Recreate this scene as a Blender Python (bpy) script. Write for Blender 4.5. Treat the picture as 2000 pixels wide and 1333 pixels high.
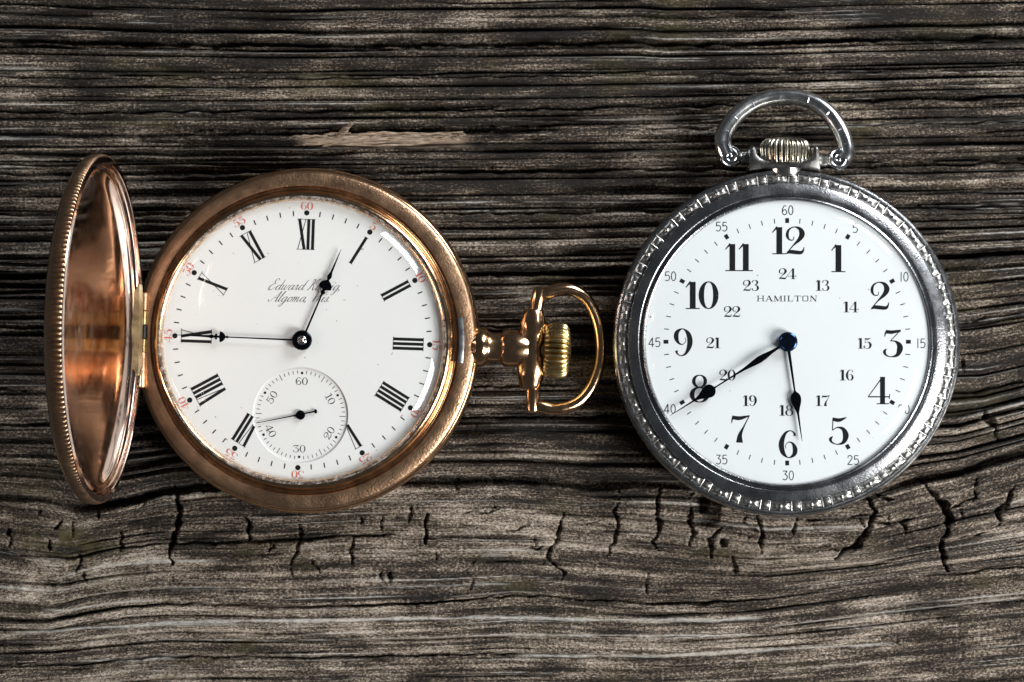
import bpy, bmesh, math, random
import numpy as np
from mathutils import Vector, Matrix
R = math.radians
random.seed(7)
for o in list(bpy.data.objects): bpy.data.objects.remove(o)
scene = bpy.context.scene
col = scene.collection

# ------------------------------------------------------------------ camera, world, lamps, exposure
MM = 0.001
S = 0.075            # millimetres per photo pixel on the board (150 mm across the frame)
D = 500.0            # camera height above the board, mm
cam_d = bpy.data.cameras.new('camera'); cam = bpy.data.objects.new('camera', cam_d); col.objects.link(cam)
cam.location = (0, 0, D*MM); cam.rotation_euler = (0, 0, 0)
cam_d.sensor_width = 36.0; cam_d.lens = 36.0*D/150.0
cam_d.clip_start = 0.01; cam_d.clip_end = 10
scene.camera = cam

world = bpy.data.worlds.new('World'); scene.world = world; world.use_nodes = True
world.node_tree.nodes['Background'].inputs['Color'].default_value = (0.85, 0.92, 1.0, 1)
world.node_tree.nodes['Background'].inputs['Strength'].default_value = 0.055

def lamp(name, loc, aim, sx, sy, power, colr):
    d = bpy.data.lights.new(name, 'AREA'); d.shape = 'RECTANGLE'; d.size = sx; d.size_y = sy
    d.energy = power; d.color = colr
    o = bpy.data.objects.new(name, d); col.objects.link(o); o.location = loc
    o.rotation_euler = (Vector(aim)-Vector(loc)).to_track_quat('-Z', 'Y').to_euler()
    return o
lamp('window_light_low', (0.56, -0.24, 0.40), (0.0, 0.0, 0.0), 0.26, 0.34, 8.0, (1.0, 0.985, 0.96))
lamp('window_light_high', (0.42, 0.44, 0.27), (0.0, 0.0, 0.0), 0.26, 0.34, 5.6, (0.95, 0.975, 1.0))

scene.view_settings.view_transform = 'Standard'; scene.view_settings.look = 'None'
scene.view_settings.exposure = 0.0; scene.view_settings.gamma = 1.0
scene.view_settings.use_curve_mapping = False

# ------------------------------------------------------------------ helpers
def P(px, py, z=0.0):
    """point (mm) at height z (mm) that the photo shows at pixel px, py"""
    k = S*(1-z/D)
    return Vector(((px-1000)*k, -(py-666.5)*k, z))

def link(name, me, mat=None, parent=None):
    o = bpy.data.objects.new(name, me); col.objects.link(o)
    if mat is not None: me.materials.append(mat)
    if parent is not None: o.parent = parent
    return o

def mesh(name, verts, faces, mat, parent=None, smooth=True, angle=38):
    me = bpy.data.meshes.new(name)
    me.from_pydata([(v[0]*MM, v[1]*MM, v[2]*MM) for v in verts], [], faces)
    me.validate(); 
    bm = bmesh.new(); bm.from_mesh(me); bmesh.ops.recalc_face_normals(bm, faces=bm.faces); bm.to_mesh(me); bm.free()
    if smooth:
        me.shade_smooth(); me.set_sharp_from_angle(angle=R(angle))
    return link(name, me, mat, parent)

class MB:
    def __init__(s): s.v = []; s.f = []
    def add(s, v, f):
        n = len(s.v); s.v += [tuple(p) for p in v]; s.f += [tuple(i+n for i in q) for q in f]
    def build(s, name, mat, parent=None, **k): return mesh(name, s.v, s.f, mat, parent, **k)

def lathe(prof, segs=192, c=(0, 0), mod=None, M=None, close=False, arc=None):
    """prof: (r, z) or (r, z, cx, cy) rings. mod(i, theta) scales r"""
    v = []; f = []
    full = arc is None
    a0, a1 = (0, 2*math.pi) if full else arc
    n = segs if full else segs+1
    for i, p in enumerate(prof):
        cx, cy = (p[2], p[3]) if len(p) > 2 else c
        for j in range(n):
            t = a0+(a1-a0)*j/segs
            r = p[0]*(mod(i, t) if mod else 1)
            v.append(Vector((cx+r*math.cos(t), cy+r*math.sin(t), p[1])))
    m = len(prof)
    for i in range(m if close else m-1):
        for j in range(segs):
            j2 = (j+1) % n if full else j+1
            i2 = (i+1) % m
            f.append((i*n+j, i*n+j2, i2*n+j2, i2*n+j))
    if not full and close:
        f.append(tuple(i*n for i in range(m))); f.append(tuple(i*n+n-1 for i in reversed(range(m))))
    if full and not close:
        if prof[0][0] < 1e-3 or True:
            pass
    if M is not None: v = [M @ p for p in v]
    return v, f

def tube(path, rad, sec=None, up=Vector((0, 0, 1)), ns=14, caps=True, closed=False):
    """sweep a section along a path; rad per point scales the section (list of (side, up) offsets)"""
    if sec is None: sec = [(math.cos(2*math.pi*k/ns), math.sin(2*math.pi*k/ns)) for k in range(ns)]
    path = [Vector(p) for p in path]; n = len(path); m = len(sec); v = []; f = []
    for i, p in enumerate(path):
        a = path[(i-1) % n] if (closed or i > 0) else p; b = path[(i+1) % n] if (closed or i < n-1) else p
        t = (b-a).normalized()
        s = t.cross(up).normalized(); u = s.cross(t).normalized()
        r = rad[i] if hasattr(rad, '__len__') else rad
        for (x, y) in sec: v.append(p+s*x*r+u*y*r)
    for i in range(n if closed else n-1):
        for k in range(m):
            k2 = (k+1) % m; i2 = (i+1) % n
            f.append((i*m+k, i*m+k2, i2*m+k2, i2*m+k))
    if caps and not closed:
        f.append(tuple(range(m))); f.append(tuple((n-1)*m+k for k in reversed(range(m))))
    return v, f

def spline(pts, sub=8):
    """Catmull-Rom through points of any dimension"""
    pts = [tuple(p) for p in pts]
    if len(pts) < 3: sub_pts = []; a, b = np.array(pts[0], float), np.array(pts[-1], float); return [tuple(a+(b-a)*t) for t in np.linspace(0, 1, sub+1)]
    P_ = [np.array(p, float) for p in pts]; P_ = [2*P_[0]-P_[1]]+P_+[2*P_[-1]-P_[-2]]
    out = []
    for i in range(1, len(P_)-2):
        p0, p1, p2, p3 = P_[i-1:i+3]
        for k in range(sub):
            t = k/sub
            out.append(tuple(0.5*((2*p1)+(-p0+p2)*t+(2*p0-5*p1+4*p2-p3)*t*t+(-p0+3*p1-3*p2+p3)*t**3)))
    out.append(tuple(P_[-2])); return out

def ribbon(mb, pts, z, T=lambda x, y: (x, y), clip=None):
    """flat stroke of varying width (x, y, w) laid at height z"""
    n = len(pts); L = []; Rr = []
    for i, (x, y, w) in enumerate(pts):
        a = pts[max(i-1, 0)]; b = pts[min(i+1, n-1)]
        dx, dy = b[0]-a[0], b[1]-a[1]; l = math.hypot(dx, dy) or 1e-6
        nx, ny = -dy/l, dx/l; w = max(w, 0.004)
        L.append((*T(x+nx*w/2, y+ny*w/2), z)); Rr.append((*T(x-nx*w/2, y-ny*w/2), z))
    base = len(mb.v); mb.v += L+Rr
    for i in range(n-1):
        if clip:
            c = [(L[i][k]+Rr[i+1][k])/2 for k in (0, 1)]
            if clip(*c): continue
        mb.f.append((base+i, base+n+i, base+n+i+1, base+i+1))

def solid_ribbon(mb, pts, z0, z1):
    """hand: stroke of varying width with real thickness, slightly peaked along its spine"""
    n = len(pts); b = len(mb.v)
    for i, (x, y, w) in enumerate(pts):
        a = pts[max(i-1, 0)]; c = pts[min(i+1, n-1)]
        dx, dy = c[0]-a[0], c[1]-a[1]; l = math.hypot(dx, dy) or 1e-6; nx, ny = -dy/l*w/2, dx/l*w/2
        mb.v += [(x+nx, y+ny, z0), (x+nx, y+ny, z1-0.02), (x+nx*.5, y+ny*.5, z1), (x-nx*.5, y-ny*.5, z1), (x-nx, y-ny, z1-0.02), (x-nx, y-ny, z0)]
    for i in range(n-1):
        p = b+i*6; q = p+6
        for k in range(6):
            k2 = (k+1) % 6; mb.f.append((p+k, p+k2, q+k2, q+k))
    mb.f.append(tuple(b+k for k in range(6))); mb.f.append(tuple(b+(n-1)*6+k for k in reversed(range(6))))

def disc(mb, cx, cy, r, z, segs=24):
    b = len(mb.v); mb.v += [(cx+r*math.cos(2*math.pi*k/segs), cy+r*math.sin(2*math.pi*k/segs), z) for k in range(segs)]
    mb.f.append(tuple(b+k for k in range(segs)))

# ------------------------------------------------------------------ materials
def new_mat(name):
    m = bpy.data.materials.new(name); m.use_nodes = True
    return m, m.node_tree.nodes, m.node_tree.links, m.node_tree.nodes['Principled BSDF']

def metal(name, colr, rough, bump=0.0, bscale=2500, rvar=0.0, cvar=0.0, scratch=0.0, tarnish=None):
    m, N, Lk, B = new_mat(name)
    B.inputs['Metallic'].default_value = 1.0; B.inputs['Base Color'].default_value = (*colr, 1)
    B.inputs['Roughness'].default_value = rough
    tc = N.new('ShaderNodeTexCoord')
    nz = N.new('ShaderNodeTexNoise'); nz.inputs['Scale'].default_value = bscale; nz.inputs['Detail'].default_value = 3
    Lk.new(tc.outputs['Object'], nz.inputs['Vector'])
    lo = N.new('ShaderNodeTexNoise'); lo.inputs['Scale'].default_value = 260; lo.inputs['Detail'].default_value = 6; lo.inputs['Roughness'].default_value = .7
    Lk.new(tc.outputs['Object'], lo.inputs['Vector'])
    if bump:
        bp = N.new('ShaderNodeBump'); bp.inputs['Strength'].default_value = bump; bp.inputs['Distance'].default_value = 0.00006
        Lk.new(nz.outputs['Fac'], bp.inputs['Height']); Lk.new(bp.outputs['Normal'], B.inputs['Normal'])
    mr = N.new('ShaderNodeMapRange'); mr.inputs['From Min'].default_value = .3; mr.inputs['From Max'].default_value = .75
    mr.inputs['To Min'].default_value = max(rough-rvar*.5, .03); mr.inputs['To Max'].default_value = rough+rvar
    Lk.new(lo.outputs['Fac'], mr.inputs['Value']); Lk.new(mr.outputs['Result'], B.inputs['Roughness'])
    dark = tarnish or tuple(c*(1-cvar) for c in colr)
    rp = N.new('ShaderNodeValToRGB'); rp.color_ramp.elements[0].position = .38; rp.color_ramp.elements[1].position = .6
    rp.color_ramp.elements[0].color = (*dark, 1); rp.color_ramp.elements[1].color = (*colr, 1)
    l2 = N.new('ShaderNodeTexNoise'); l2.inputs['Scale'].default_value = 520; l2.inputs['Detail'].default_value = 8; l2.inputs['Roughness'].default_value = .75
    Lk.new(tc.outputs['Object'], l2.inputs['Vector']); Lk.new(l2.outputs['Fac'], rp.inputs['Fac']); Lk.new(rp.outputs['Color'], B.inputs['Base Color'])
    return m

M_gold = metal('polished_rose_gold', (0.72, 0.45, 0.26), 0.15, bump=.16, bscale=900, rvar=.12, cvar=.25)
M_gold_satin = metal('worn_satin_gold', (0.62, 0.385, 0.235), 0.33, bump=1.0, bscale=3000, rvar=.10, cvar=.22)
M_gold_lid = metal('mirror_rose_gold', (0.70, 0.53, 0.45), 0.07, bump=.05, bscale=420, rvar=.10, cvar=.12)
M_gold_tab = metal('dull_yellow_gold', (0.55, 0.46, 0.28), 0.38, bump=.3, rvar=.2, cvar=.3)
M_brass = metal('brass', (0.60, 0.47, 0.23), 0.26, bump=.1, rvar=.15, cvar=.25)
M_steel = metal('polished_nickel', (0.70, 0.71, 0.72), 0.22, bump=.15, bscale=1200, rvar=.14, cvar=.2)
M_steel_satin = metal('worn_satin_nickel', (0.43, 0.44, 0.46), 0.24, bump=.5, bscale=3600, rvar=.12, cvar=.14)
M_steel_old = metal('tarnished_nickel', (0.60, 0.59, 0.56), 0.24, bump=.2, rvar=.2, cvar=.45)
M_steel_crown = metal('worn_nickel_brass', (0.60, 0.56, 0.47), 0.24, bump=.1, rvar=.15, cvar=.3)
M_steel_tile = metal('relief_nickel', (0.48, 0.475, 0.46), 0.36, bump=.25, rvar=.15, cvar=.3)
M_latch = metal('bright_steel', (0.70, 0.72, 0.75), 0.18, rvar=.1, cvar=.15)
M_blue = metal('blued_steel', (0.012, 0.014, 0.024), 0.22, rvar=.08)
M_bluehub = metal('blued_steel_hub', (0.03, 0.06, 0.14), 0.18, rvar=.05)
M_pin = metal('polished_pin', (0.65, 0.62, 0.6), 0.2)
M_black = metal('black_steel', (0.03, 0.03, 0.032), 0.35)

def simple(name, colr, rough, spec=.5, coat=0.0):
    m, N, Lk, B = new_mat(name)
    B.inputs['Base Color'].default_value = (*colr, 1); B.inputs['Roughness'].default_value = rough
    B.inputs['Specular IOR Level'].default_value = spec; B.inputs['Coat Weight'].default_value = coat
    return m, N, Lk, B

def enamel(name, colr):
    m, N, Lk, B = simple(name, colr, 0.25, .4)
    tc = N.new('ShaderNodeTexCoord'); nz = N.new('ShaderNodeTexNoise'); nz.inputs['Scale'].default_value = 90; nz.inputs['Detail'].default_value = 4
    rp = N.new('ShaderNodeValToRGB'); rp.color_ramp.elements[0].position = .3; rp.color_ramp.elements[1].position = .7
    rp.color_ramp.elements[0].color = (*[c*.965 for c in colr], 1); rp.color_ramp.elements[1].color = (*colr, 1)
    Lk.new(tc.outputs['Object'], nz.inputs['Vector']); Lk.new(nz.outputs['Fac'], rp.inputs['Fac'])
    # tiny dust specks
    vo = N.new('ShaderNodeTexNoise'); vo.inputs['Scale'].default_value = 1500; vo.inputs['Detail'].default_value = 1
    th = N.new('ShaderNodeMath'); th.operation = 'GREATER_THAN'; th.inputs[1].default_value = .79
    mx = N.new('ShaderNodeMixRGB'); mx.inputs['Color2'].default_value = (.35, .33, .3, 1)
    Lk.new(tc.outputs['Object'], vo.inputs['Vector']); Lk.new(vo.outputs['Fac'], th.inputs[0]); Lk.new(th.outputs[0], mx.inputs['Fac'])
    Lk.new(rp.outputs['Color'], mx.inputs['Color1']); Lk.new(mx.outputs['Color'], B.inputs['Base Color'])
    return m
M_enamel = enamel('white_enamel', (0.745, 0.74, 0.735))
M_enamel2 = enamel('cool_white_enamel', (0.735, 0.76, 0.78))
M_ink = simple('black_ink', (0.010, 0.010, 0.011), .35, .3)[0]
M_red = simple('red_ink', (0.60, 0.19, 0.15), .4, .3)[0]

def glass(name, ragged=False):
    m = bpy.data.materials.new(name); m.use_nodes = True; N = m.node_tree.nodes; Lk = m.node_tree.links
    N.clear(); out = N.new('ShaderNodeOutputMaterial')
    tr = N.new('ShaderNodeBsdfTransparent'); gl = N.new('ShaderNodeBsdfGlossy'); mx = N.new('ShaderNodeMixShader'); lw = N.new('ShaderNodeLayerWeight'); lw.inputs['Blend'].default_value = .5
    pw = N.new('ShaderNodeMath'); pw.operation = 'POWER'; pw.inputs[1].default_value = 5.0; fr = N.new('ShaderNodeMath'); fr.operation = 'MULTIPLY_ADD'; fr.inputs[1].default_value = .92; fr.inputs[2].default_value = .045
    Lk.new(lw.outputs['Facing'], pw.inputs[0]); Lk.new(pw.outputs[0], fr.inputs[0]); gl.inputs['Roughness'].default_value = 0.03; tr.inputs['Color'].default_value = (.97, .985, .98, 1)
    Lk.new(fr.outputs[0], mx.inputs[0]); Lk.new(tr.outputs[0], mx.inputs[1]); Lk.new(gl.outputs[0], mx.inputs[2]); Lk.new(mx.outputs[0], out.inputs['Surface'])
    if ragged:
        tc = N.new('ShaderNodeTexCoord'); nz = N.new('ShaderNodeTexNoise'); nz.inputs['Scale'].default_value = 1100; nz.inputs['Detail'].default_value = 6; nz.inputs['Roughness'].default_value = .7
        bp = N.new('ShaderNodeBump'); bp.inputs['Strength'].default_value = .9; bp.inputs['Distance'].default_value = .0002
        Lk.new(tc.outputs['Object'], nz.inputs['Vector']); Lk.new(nz.outputs['Fac'], bp.inputs['Height'])
        Lk.new(bp.outputs['Normal'], gl.inputs['Normal']); Lk.new(bp.outputs['Normal'], lw.inputs['Normal'])
        gl.inputs['Roughness'].default_value = .15
        # dried cement: patchy translucent white
        df = N.new('ShaderNodeBsdfDiffuse'); df.inputs['Color'].default_value = (.8, .78, .74, 1)
        rp = N.new('ShaderNodeValToRGB'); rp.color_ramp.elements[0].position = .45; rp.color_ramp.elements[1].position = .72
        rp.color_ramp.elements[0].color = (0.02, 0.02, 0.02, 1); rp.color_ramp.elements[1].color = (.42, .42, .42, 1)
        m2 = N.new('ShaderNodeMixShader'); Lk.new(nz.outputs['Fac'], rp.inputs['Fac']); Lk.new(rp.outputs['Color'], m2.inputs[0])
        Lk.new(mx.outputs[0], m2.inputs[1]); Lk.new(df.outputs[0], m2.inputs[2]); Lk.new(m2.outputs[0], out.inputs['Surface'])
    return m
M_glass = glass('watch_glass'); M_cement = glass('crystal_cement', True)

# ------------------------------------------------------------------ weathered board
def hash2(ix, iy, seed):
    h = (ix.astype(np.int64)*374761393 + iy.astype(np.int64)*668265263 + seed*974634777) & 0xFFFFFFFF
    h = ((h ^ (h >> 13))*1274126177) & 0xFFFFFFFF
    h = h ^ (h >> 16)
    return (h & 0xFFFF)/65535.0
def noise(x, y, seed=0):
    x = np.asarray(x, float); y = np.asarray(y, float)
    ix = np.floor(x); iy = np.floor(y); fx = x-ix; fy = y-iy
    ux = fx*fx*(3-2*fx); uy = fy*fy*(3-2*fy)
    a = hash2(ix, iy, seed); b = hash2(ix+1, iy, seed); c = hash2(ix, iy+1, seed); d = hash2(ix+1, iy+1, seed)
    return (a*(1-ux)+b*ux)*(1-uy)+(c*(1-ux)+d*ux)*uy
def fbm(x, y, seed=0, oct=3, gain=.5):
    s = 0; a = 1; t = 0
    for k in range(oct):
        s = s+a*noise(x*2**k, y*2**k, seed+k*17); t += a; a *= gain
    return s/t

CR = {  # grain lines read off the photograph; the same lines steer the grain
 'c1': [(-400, 72), (0, 76), (300, 83), (500, 88), (1000, 84), (1250, 80), (1300, 85), (1500, 83), (1700, 76), (2000, 70), (2400, 60)],
 'c2': [(-400, 150), (0, 150), (500, 155), (1000, 149), (1500, 144), (2000, 134), (2400, 126)],
 'c4': [(-400, 218), (0, 218), (500, 218), (1000, 214), (1400, 205), (1700, 197), (2000, 190), (2400, 180)],
 'c5': [(-400, 263), (0, 262), (600, 262), (900, 255), (1100, 253), (1400, 250), (2000, 238), (2400, 228)],
 'c6': [(-400, 342), (0, 340), (1000, 335), (1600, 328), (2000, 318), (2400, 306)],
 'c7': [(-400, 420), (0, 420), (1000, 416), (1600, 412), (2000, 404), (2400, 392)],
 'c8': [(-400, 542), (0, 540), (900, 535), (1200, 532), (1600, 515), (2000, 490), (2400, 462)],
 'c9': [(-400, 640), (0, 640), (900, 640), (1200, 636), (1600, 640), (1890, 628), (2000, 612), (2400, 570)],
 'c10': [(-400, 760), (0, 760), (900, 756), (1200, 752), (1600, 770), (1920, 765), (2000, 745), (2400, 690)],
 'c11': [(-400, 830), (0, 830), (900, 815), (1200, 815), (1600, 845), (1870, 831), (2000, 798), (2400, 720)],
 'l1': [(-400, 955), (0, 968), (80, 975), (150, 990), (220, 985), (320, 960), (420, 950), (640, 945), (850, 940), (1000, 936), (1150, 946), (1330, 945), (1500, 968), (1700, 968), (1800, 937), (1870, 924), (2000, 886), (2400, 790)],
 'l2': [(-400, 1060), (0, 1075), (60, 1085), (130, 1091), (200, 1076), (300, 1063), (500, 1060), (600, 1052), (700, 1046), (780, 1045), (1000, 1048), (1200, 1060), (1500, 1090), (1700, 1078), (2000, 1015), (2400, 930)],
 'l3': [(-400, 1205), (0, 1210), (100, 1212), (170, 1195), (250, 1185), (330, 1180), (450, 1183), (520, 1187), (700, 1183), (850, 1178), (1000, 1164), (1080, 1166), (1180, 1175), (1260, 1180), (1380, 1178), (1500, 1170), (1800, 1127), (2000, 1108), (2400, 1050)],
 'l4': [(-400, 1308), (0, 1303), (150, 1298), (300, 1283), (450, 1285), (600, 1285), (1000, 1277), (1300, 1284), (1600, 1265), (2000, 1225), (2400, 1180)],
}
DEEP = [  # line, half width px, depth mm, x range
 ('c1', 6.5, 2.2, -400, 2400), ('c2', 2.5, .6, -400, 2400), ('c4', 4, 1.3, -400, 2400), ('c5', 7, 2.2, -400, 1120), ('c5', 2.5, .7, 1120, 2400),
 ('c6', 5, 1.5, -400, 2400), ('c7', 4.5, 1.3, -400, 2400), ('c8', 6.5, 2.0, -400, 2400), ('c9', 3.5, 1.0, -400, 2400), ('c10', 4, 1.2, -400, 2400),
 ('c11', 4, 1.3, -400, 2400), ('l1', 9, 2.6, -400, 1350), ('l1', 7, 2.4, 1700, 2400), ('l2', 3.2, 1.3, -400, 800), ('l3', 3.2, 1.2, -400, 1520), ('l3', 2.6, .9, 1780, 2400), ('l4', 2.4, .9, -400, 1050)]
VERT = [  # cracks across the grain: points, half width px, depth mm
 ([(338, 950), (350, 990), (352, 1012), (344, 1040), (337, 1062), (330, 1100)], 6, 2.0), ([(235, 1030), (238, 1060), (233, 1088)], 4, 1.2),
 ([(158, 1078), (150, 1118)], 3.5, 1.0), ([(478, 1003), (486, 1030), (484, 1058)], 4, 1.4), ([(580, 1015), (586, 1040), (576, 1080), (566, 1125)], 3, 1.0),
 ([(692, 1046), (684, 1080), (688, 1104)], 3.5, 1.0), ([(835, 1003), (832, 1030), (828, 1062)], 4.5, 1.5), ([(895, 938), (893, 958)], 4, 1.2), ([(750, 1008), (748, 1042)], 3, 1.0),
 ([(755, 1112), (758, 1145)], 2.5, .8), ([(190, 1000), (195, 1012)], 5, 1.4), ([(120, 1015), (108, 1035)], 3, 1.0),
 ([(1098, 1000), (1086, 1050), (1068, 1095), (1098, 1115), (1096, 1135)], 3.8, 1.3), ([(1207, 960), (1204, 1020), (1200, 1050), (1188, 1085)], 3.6, 1.2),
 ([(1288, 950), (1286, 1020), (1278, 1058), (1288, 1078)], 4.2, 1.5), ([(1345, 965), (1348, 1030), (1352, 1070)], 4.5, 1.5), ([(1410, 1030), (1388, 1050), (1390, 1095)], 3.4, 1.2),
 ([(1482, 1000), (1486, 1045), (1483, 1080)], 4, 1.4), ([(1557, 1012), (1553, 1050)], 3, 1.0), ([(1455, 1008), (1460, 1030), (1480, 1036)], 3, .9),
 ([(1690, 975), (1704, 1000), (1698, 1030), (1682, 1052), (1664, 1072), (1632, 1094)], 8, 2.4), ([(1690, 1020), (1745, 1022), (1800, 1008)], 3.5, 1.2), ([(1755, 1022), (1772, 1045)], 3, 1.0),
 ([(1800, 940), (1828, 972), (1850, 992), (1858, 1015), (1845, 1045), (1838, 1070), (1850, 1118)], 8, 2.4), ([(1855, 1000), (1885, 980), (1910, 975)], 3.5, 1.1),
 ([(1985, 950), (1952, 1000), (1950, 1028)], 5, 1.6), ([(1905, 930), (1904, 985)], 3, 1.0), ([(1925, 800), (1932, 822), (1950, 838), (1948, 862)], 6, 1.9), ([(1700, 960), (1740, 975)], 4, 1.2)]
HOLES = [(1412, 1062, 9, 2.2), (1378, 1000, 30, 1.7), (75, 1150, 26, .5), (1365, 985, 18, 2.0)]

def board():
    xs = np.concatenate([np.linspace(-320, -70, 14), np.arange(-60, 2061, 3.0), np.linspace(2070, 2320, 14)])
    ys = np.concatenate([np.linspace(-260, -50, 14), np.arange(-42, 1377, 1.55), np.linspace(1386, 1600, 14)])
    X, Y = np.meshgrid(xs, ys)                       # rows = y
    names = ['c1', 'c2', 'c4', 'c5', 'c6', 'c7', 'c8', 'c9', 'c10', 'c11', 'l1', 'l2', 'l3', 'l4']
    V = np.empty_like(X)
    lines = [np.array(CR[n], float) for n in names]
    vv = [-600]+[float(np.interp(1000, l[:, 0], l[:, 1])) for l in lines]+[1800]
    for j, x in enumerate(xs):
        yy = [-600]+[float(np.interp(x, l[:, 0], l[:, 1])) for l in lines]+[1800]
        V[:, j] = np.interp(ys, yy, vv)
    V = V+5*(fbm(X/700, Y/160, 5)-.5)+1.4*(noise(X/120, Y/30, 9)-.5)
    low = np.clip((V-900)/80, 0, 1)                  # 0 ridged upper wood, 1 smoother cracked wood
    H = np.zeros_like(X)
    rr0 = np.random.RandomState(12); gv = [-300.0]
    while gv[-1] < 1700: gv.append(gv[-1]+(rr0.uniform(13, 42) if gv[-1] < 900 else rr0.uniform(26, 80)))
    gv = np.array(gv); k = np.clip(np.searchsorted(gv, V), 1, len(gv)-1)
    da = V-gv[k-1]; db = gv[k]-V; sp_ = gv[k]-gv[k-1]
    ga = .35+.9*noise(X/500, (k-1)*7.3, 13); gb = .35+.9*noise(X/500, k*7.3, 13)   # each groove deepens and closes along its length
    amp = 1-.72*low
    H += amp*(.45*np.sqrt(np.clip(4*da*db/sp_**2, 0, 1))*np.clip(sp_/30, .5, 1.2)+.30*(noise(X*0+3, k*3.1, 17)-.5))
    H -= amp*1.15*(ga*np.exp(-(da/3.0)**2)+gb*np.exp(-(db/3.0)**2))
    H += .34*(fbm(X/1300, V/9.5, 21, 2)-.5)
    H += .26*(fbm(X/420, V/3.8, 31, 2)-.5)
    H += .20*(noise(X/150, V/2.1, 41)-.5)
    H += (.20+.12*low)*(fbm(X/14, Y/9, 51, 2)-.5)
    H += .35*(fbm(X/300, Y/160, 61, 2)-.5)
    # secondary broken cracks along the grain
    rng = np.random.RandomState(3)
    v0 = -240.0
    while v0 < 1580:
        up_ = v0 < 900; w = rng.uniform(2.0, 5.0) if up_ else rng.uniform(1.6, 3.4); dep = rng.uniform(.6, 1.6) if up_ else rng.uniform(.35, 1.0); seed = rng.randint(1000)
        on = np.clip((noise(X/rng.uniform(120, 330)+seed, np.full_like(X, seed*1.0), seed)-rng.uniform(.22, .55))*4, 0, 1)
        d = np.abs(V-v0-5*(noise(X/90, np.full_like(X, seed*1.0), seed+1)-.5))
        ww = w*(.5+on)
        H -= dep*on*np.clip(1-d/ww, 0, 1)**.8
        v0 += rng.uniform(11, 27) if v0 < 900 else rng.uniform(16, 44)
    # named long cracks
    for nme, w, dep, x0, x1 in DEEP:
        l = np.array(CR[nme], float)
        yc = np.interp(X, l[:, 0], l[:, 1])+5*(noise(X/38, Y*0, 70)-.5)+3*(noise(X/11, Y*0, 71)-.5)
        wv = w*(.45+1.0*noise(X/85, Y*0+w, 73))
        fade = np.clip((X-x0)/70, 0, 1)*np.clip((x1-X)/70, 0, 1)
        d = np.abs(Y-yc)
        H -= dep*fade*np.clip(1.25-d/wv, 0, 1)**.75
    jx = 20*(fbm(X/26, Y/20, 81, 3)-.5); jy = 8*(noise(X/14, Y/14, 85)-.5)
    rv = np.random.RandomState(8)
    for q in range(46):
        x_ = rv.uniform(0, 2000); y_ = rv.uniform(955, 1125) if rv.rand() < .8 else rv.uniform(640, 940)
        l_ = rv.uniform(10, 42); sl = rv.uniform(-.5, .5)
        VERT.append(([(x_, y_), (x_+sl*l_*.5+rv.uniform(-4, 4), y_+l_*.5), (x_+sl*l_, y_+l_)], rv.uniform(1.5, 3.2), rv.uniform(.4, 1.0)))
    for q in range(16):
        x_ = rv.uniform(900, 2000); y_ = rv.uniform(960, 1080); l_ = rv.uniform(30, 90)
        VERT.append(([(x_, y_), (x_+l_*.5, y_+rv.uniform(-8, 6)), (x_+l_, y_-l_*.12+rv.uniform(-6, 6))], rv.uniform(1.5, 3.2), rv.uniform(.5, 1.1)))
    for pts, w, dep in VERT:
        x0 = min(p[0] for p in pts)-60; x1 = max(p[0] for p in pts)+60; y0 = min(p[1] for p in pts)-50; y1 = max(p[1] for p in pts)+50
        ia, ib = np.searchsorted(xs, [x0, x1]); ja, jb = np.searchsorted(ys, [y0, y1])
        xx = X[ja:jb, ia:ib]+jx[ja:jb, ia:ib]; yy = Y[ja:jb, ia:ib]+jy[ja:jb, ia:ib]
        best = np.full_like(xx, 1e9); par = np.zeros_like(xx)
        for k in range(len(pts)-1):
            a = np.array(pts[k], float); b = np.array(pts[k+1], float); ab = b-a
            t = np.clip(((xx-a[0])*ab[0]+(yy-a[1])*ab[1])/(ab@ab), 0, 1)
            dd = np.hypot(xx-a[0]-t*ab[0], yy-a[1]-t*ab[1]); m_ = dd < best
            best = np.where(m_, dd, best); par = np.where(m_, (k+t)/(len(pts)-1), par)
        ww = w*(.35+1.1*noise(xx/20, yy/12, 91))*np.clip(np.sin(np.clip(par, .06, .94)*math.pi)*1.5, .3, 1)
        H[ja:jb, ia:ib] -= dep*np.clip(1.2-best/ww, 0, 1)**.8
    for hx, hy, hr, dep in HOLES:
        d = np.hypot(X-hx+jx*.7, (Y-hy+jy)*1.1)/hr
        H -= dep*np.clip(1.15-d, 0, 1)**.6
    H = np.clip(H-.12, -3.4, .42)
    # colour masks that belong to the wood itself
    pale = np.clip((noise(X/330+7, V/2.6, 101)-.80)*7, 0, 1)*np.clip((fbm(X/200, V/40, 105)-.35)*4, 0, 1)
    for pts, w in (([(20, 1237), (200, 1226), (350, 1216), (600, 1212), (1000, 1207), (1150, 1212), (1400, 1212), (1500, 1205)], 3.0),
                   ([(100, 1132), (200, 1106), (300, 1097), (430, 1096)], 2.6), ([(80, 1192), (140, 1192), (220, 1178), (300, 1170)], 2.4),
                   ([(150, 1293), (280, 1288), (360, 1281)], 3.0), ([(700, 1150), (1000, 1141)], 1.8), ([(1000, 1282), (1300, 1283), (1500, 1270), (1750, 1258)], 2.4),
                   ([(1000, 1241), (1300, 1243), (1500, 1240)], 1.6), ([(1500, 1226), (1750, 1196), (2000, 1168)], 2.2), ([(940, 1086), (1000, 1085)], 4), ([(1600, 1230), (1730, 1222)], 3),
                   ([(1440, 288), (1620, 283)], 2.6)):
        l = np.array(pts, float); yc = np.interp(X, l[:, 0], l[:, 1])+2.5*(noise(X/40, Y*0, 111)-.5)
        ins = np.clip((X-l[0, 0])/40, 0, 1)*np.clip((l[-1, 0]-X)/40, 0, 1)
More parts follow.
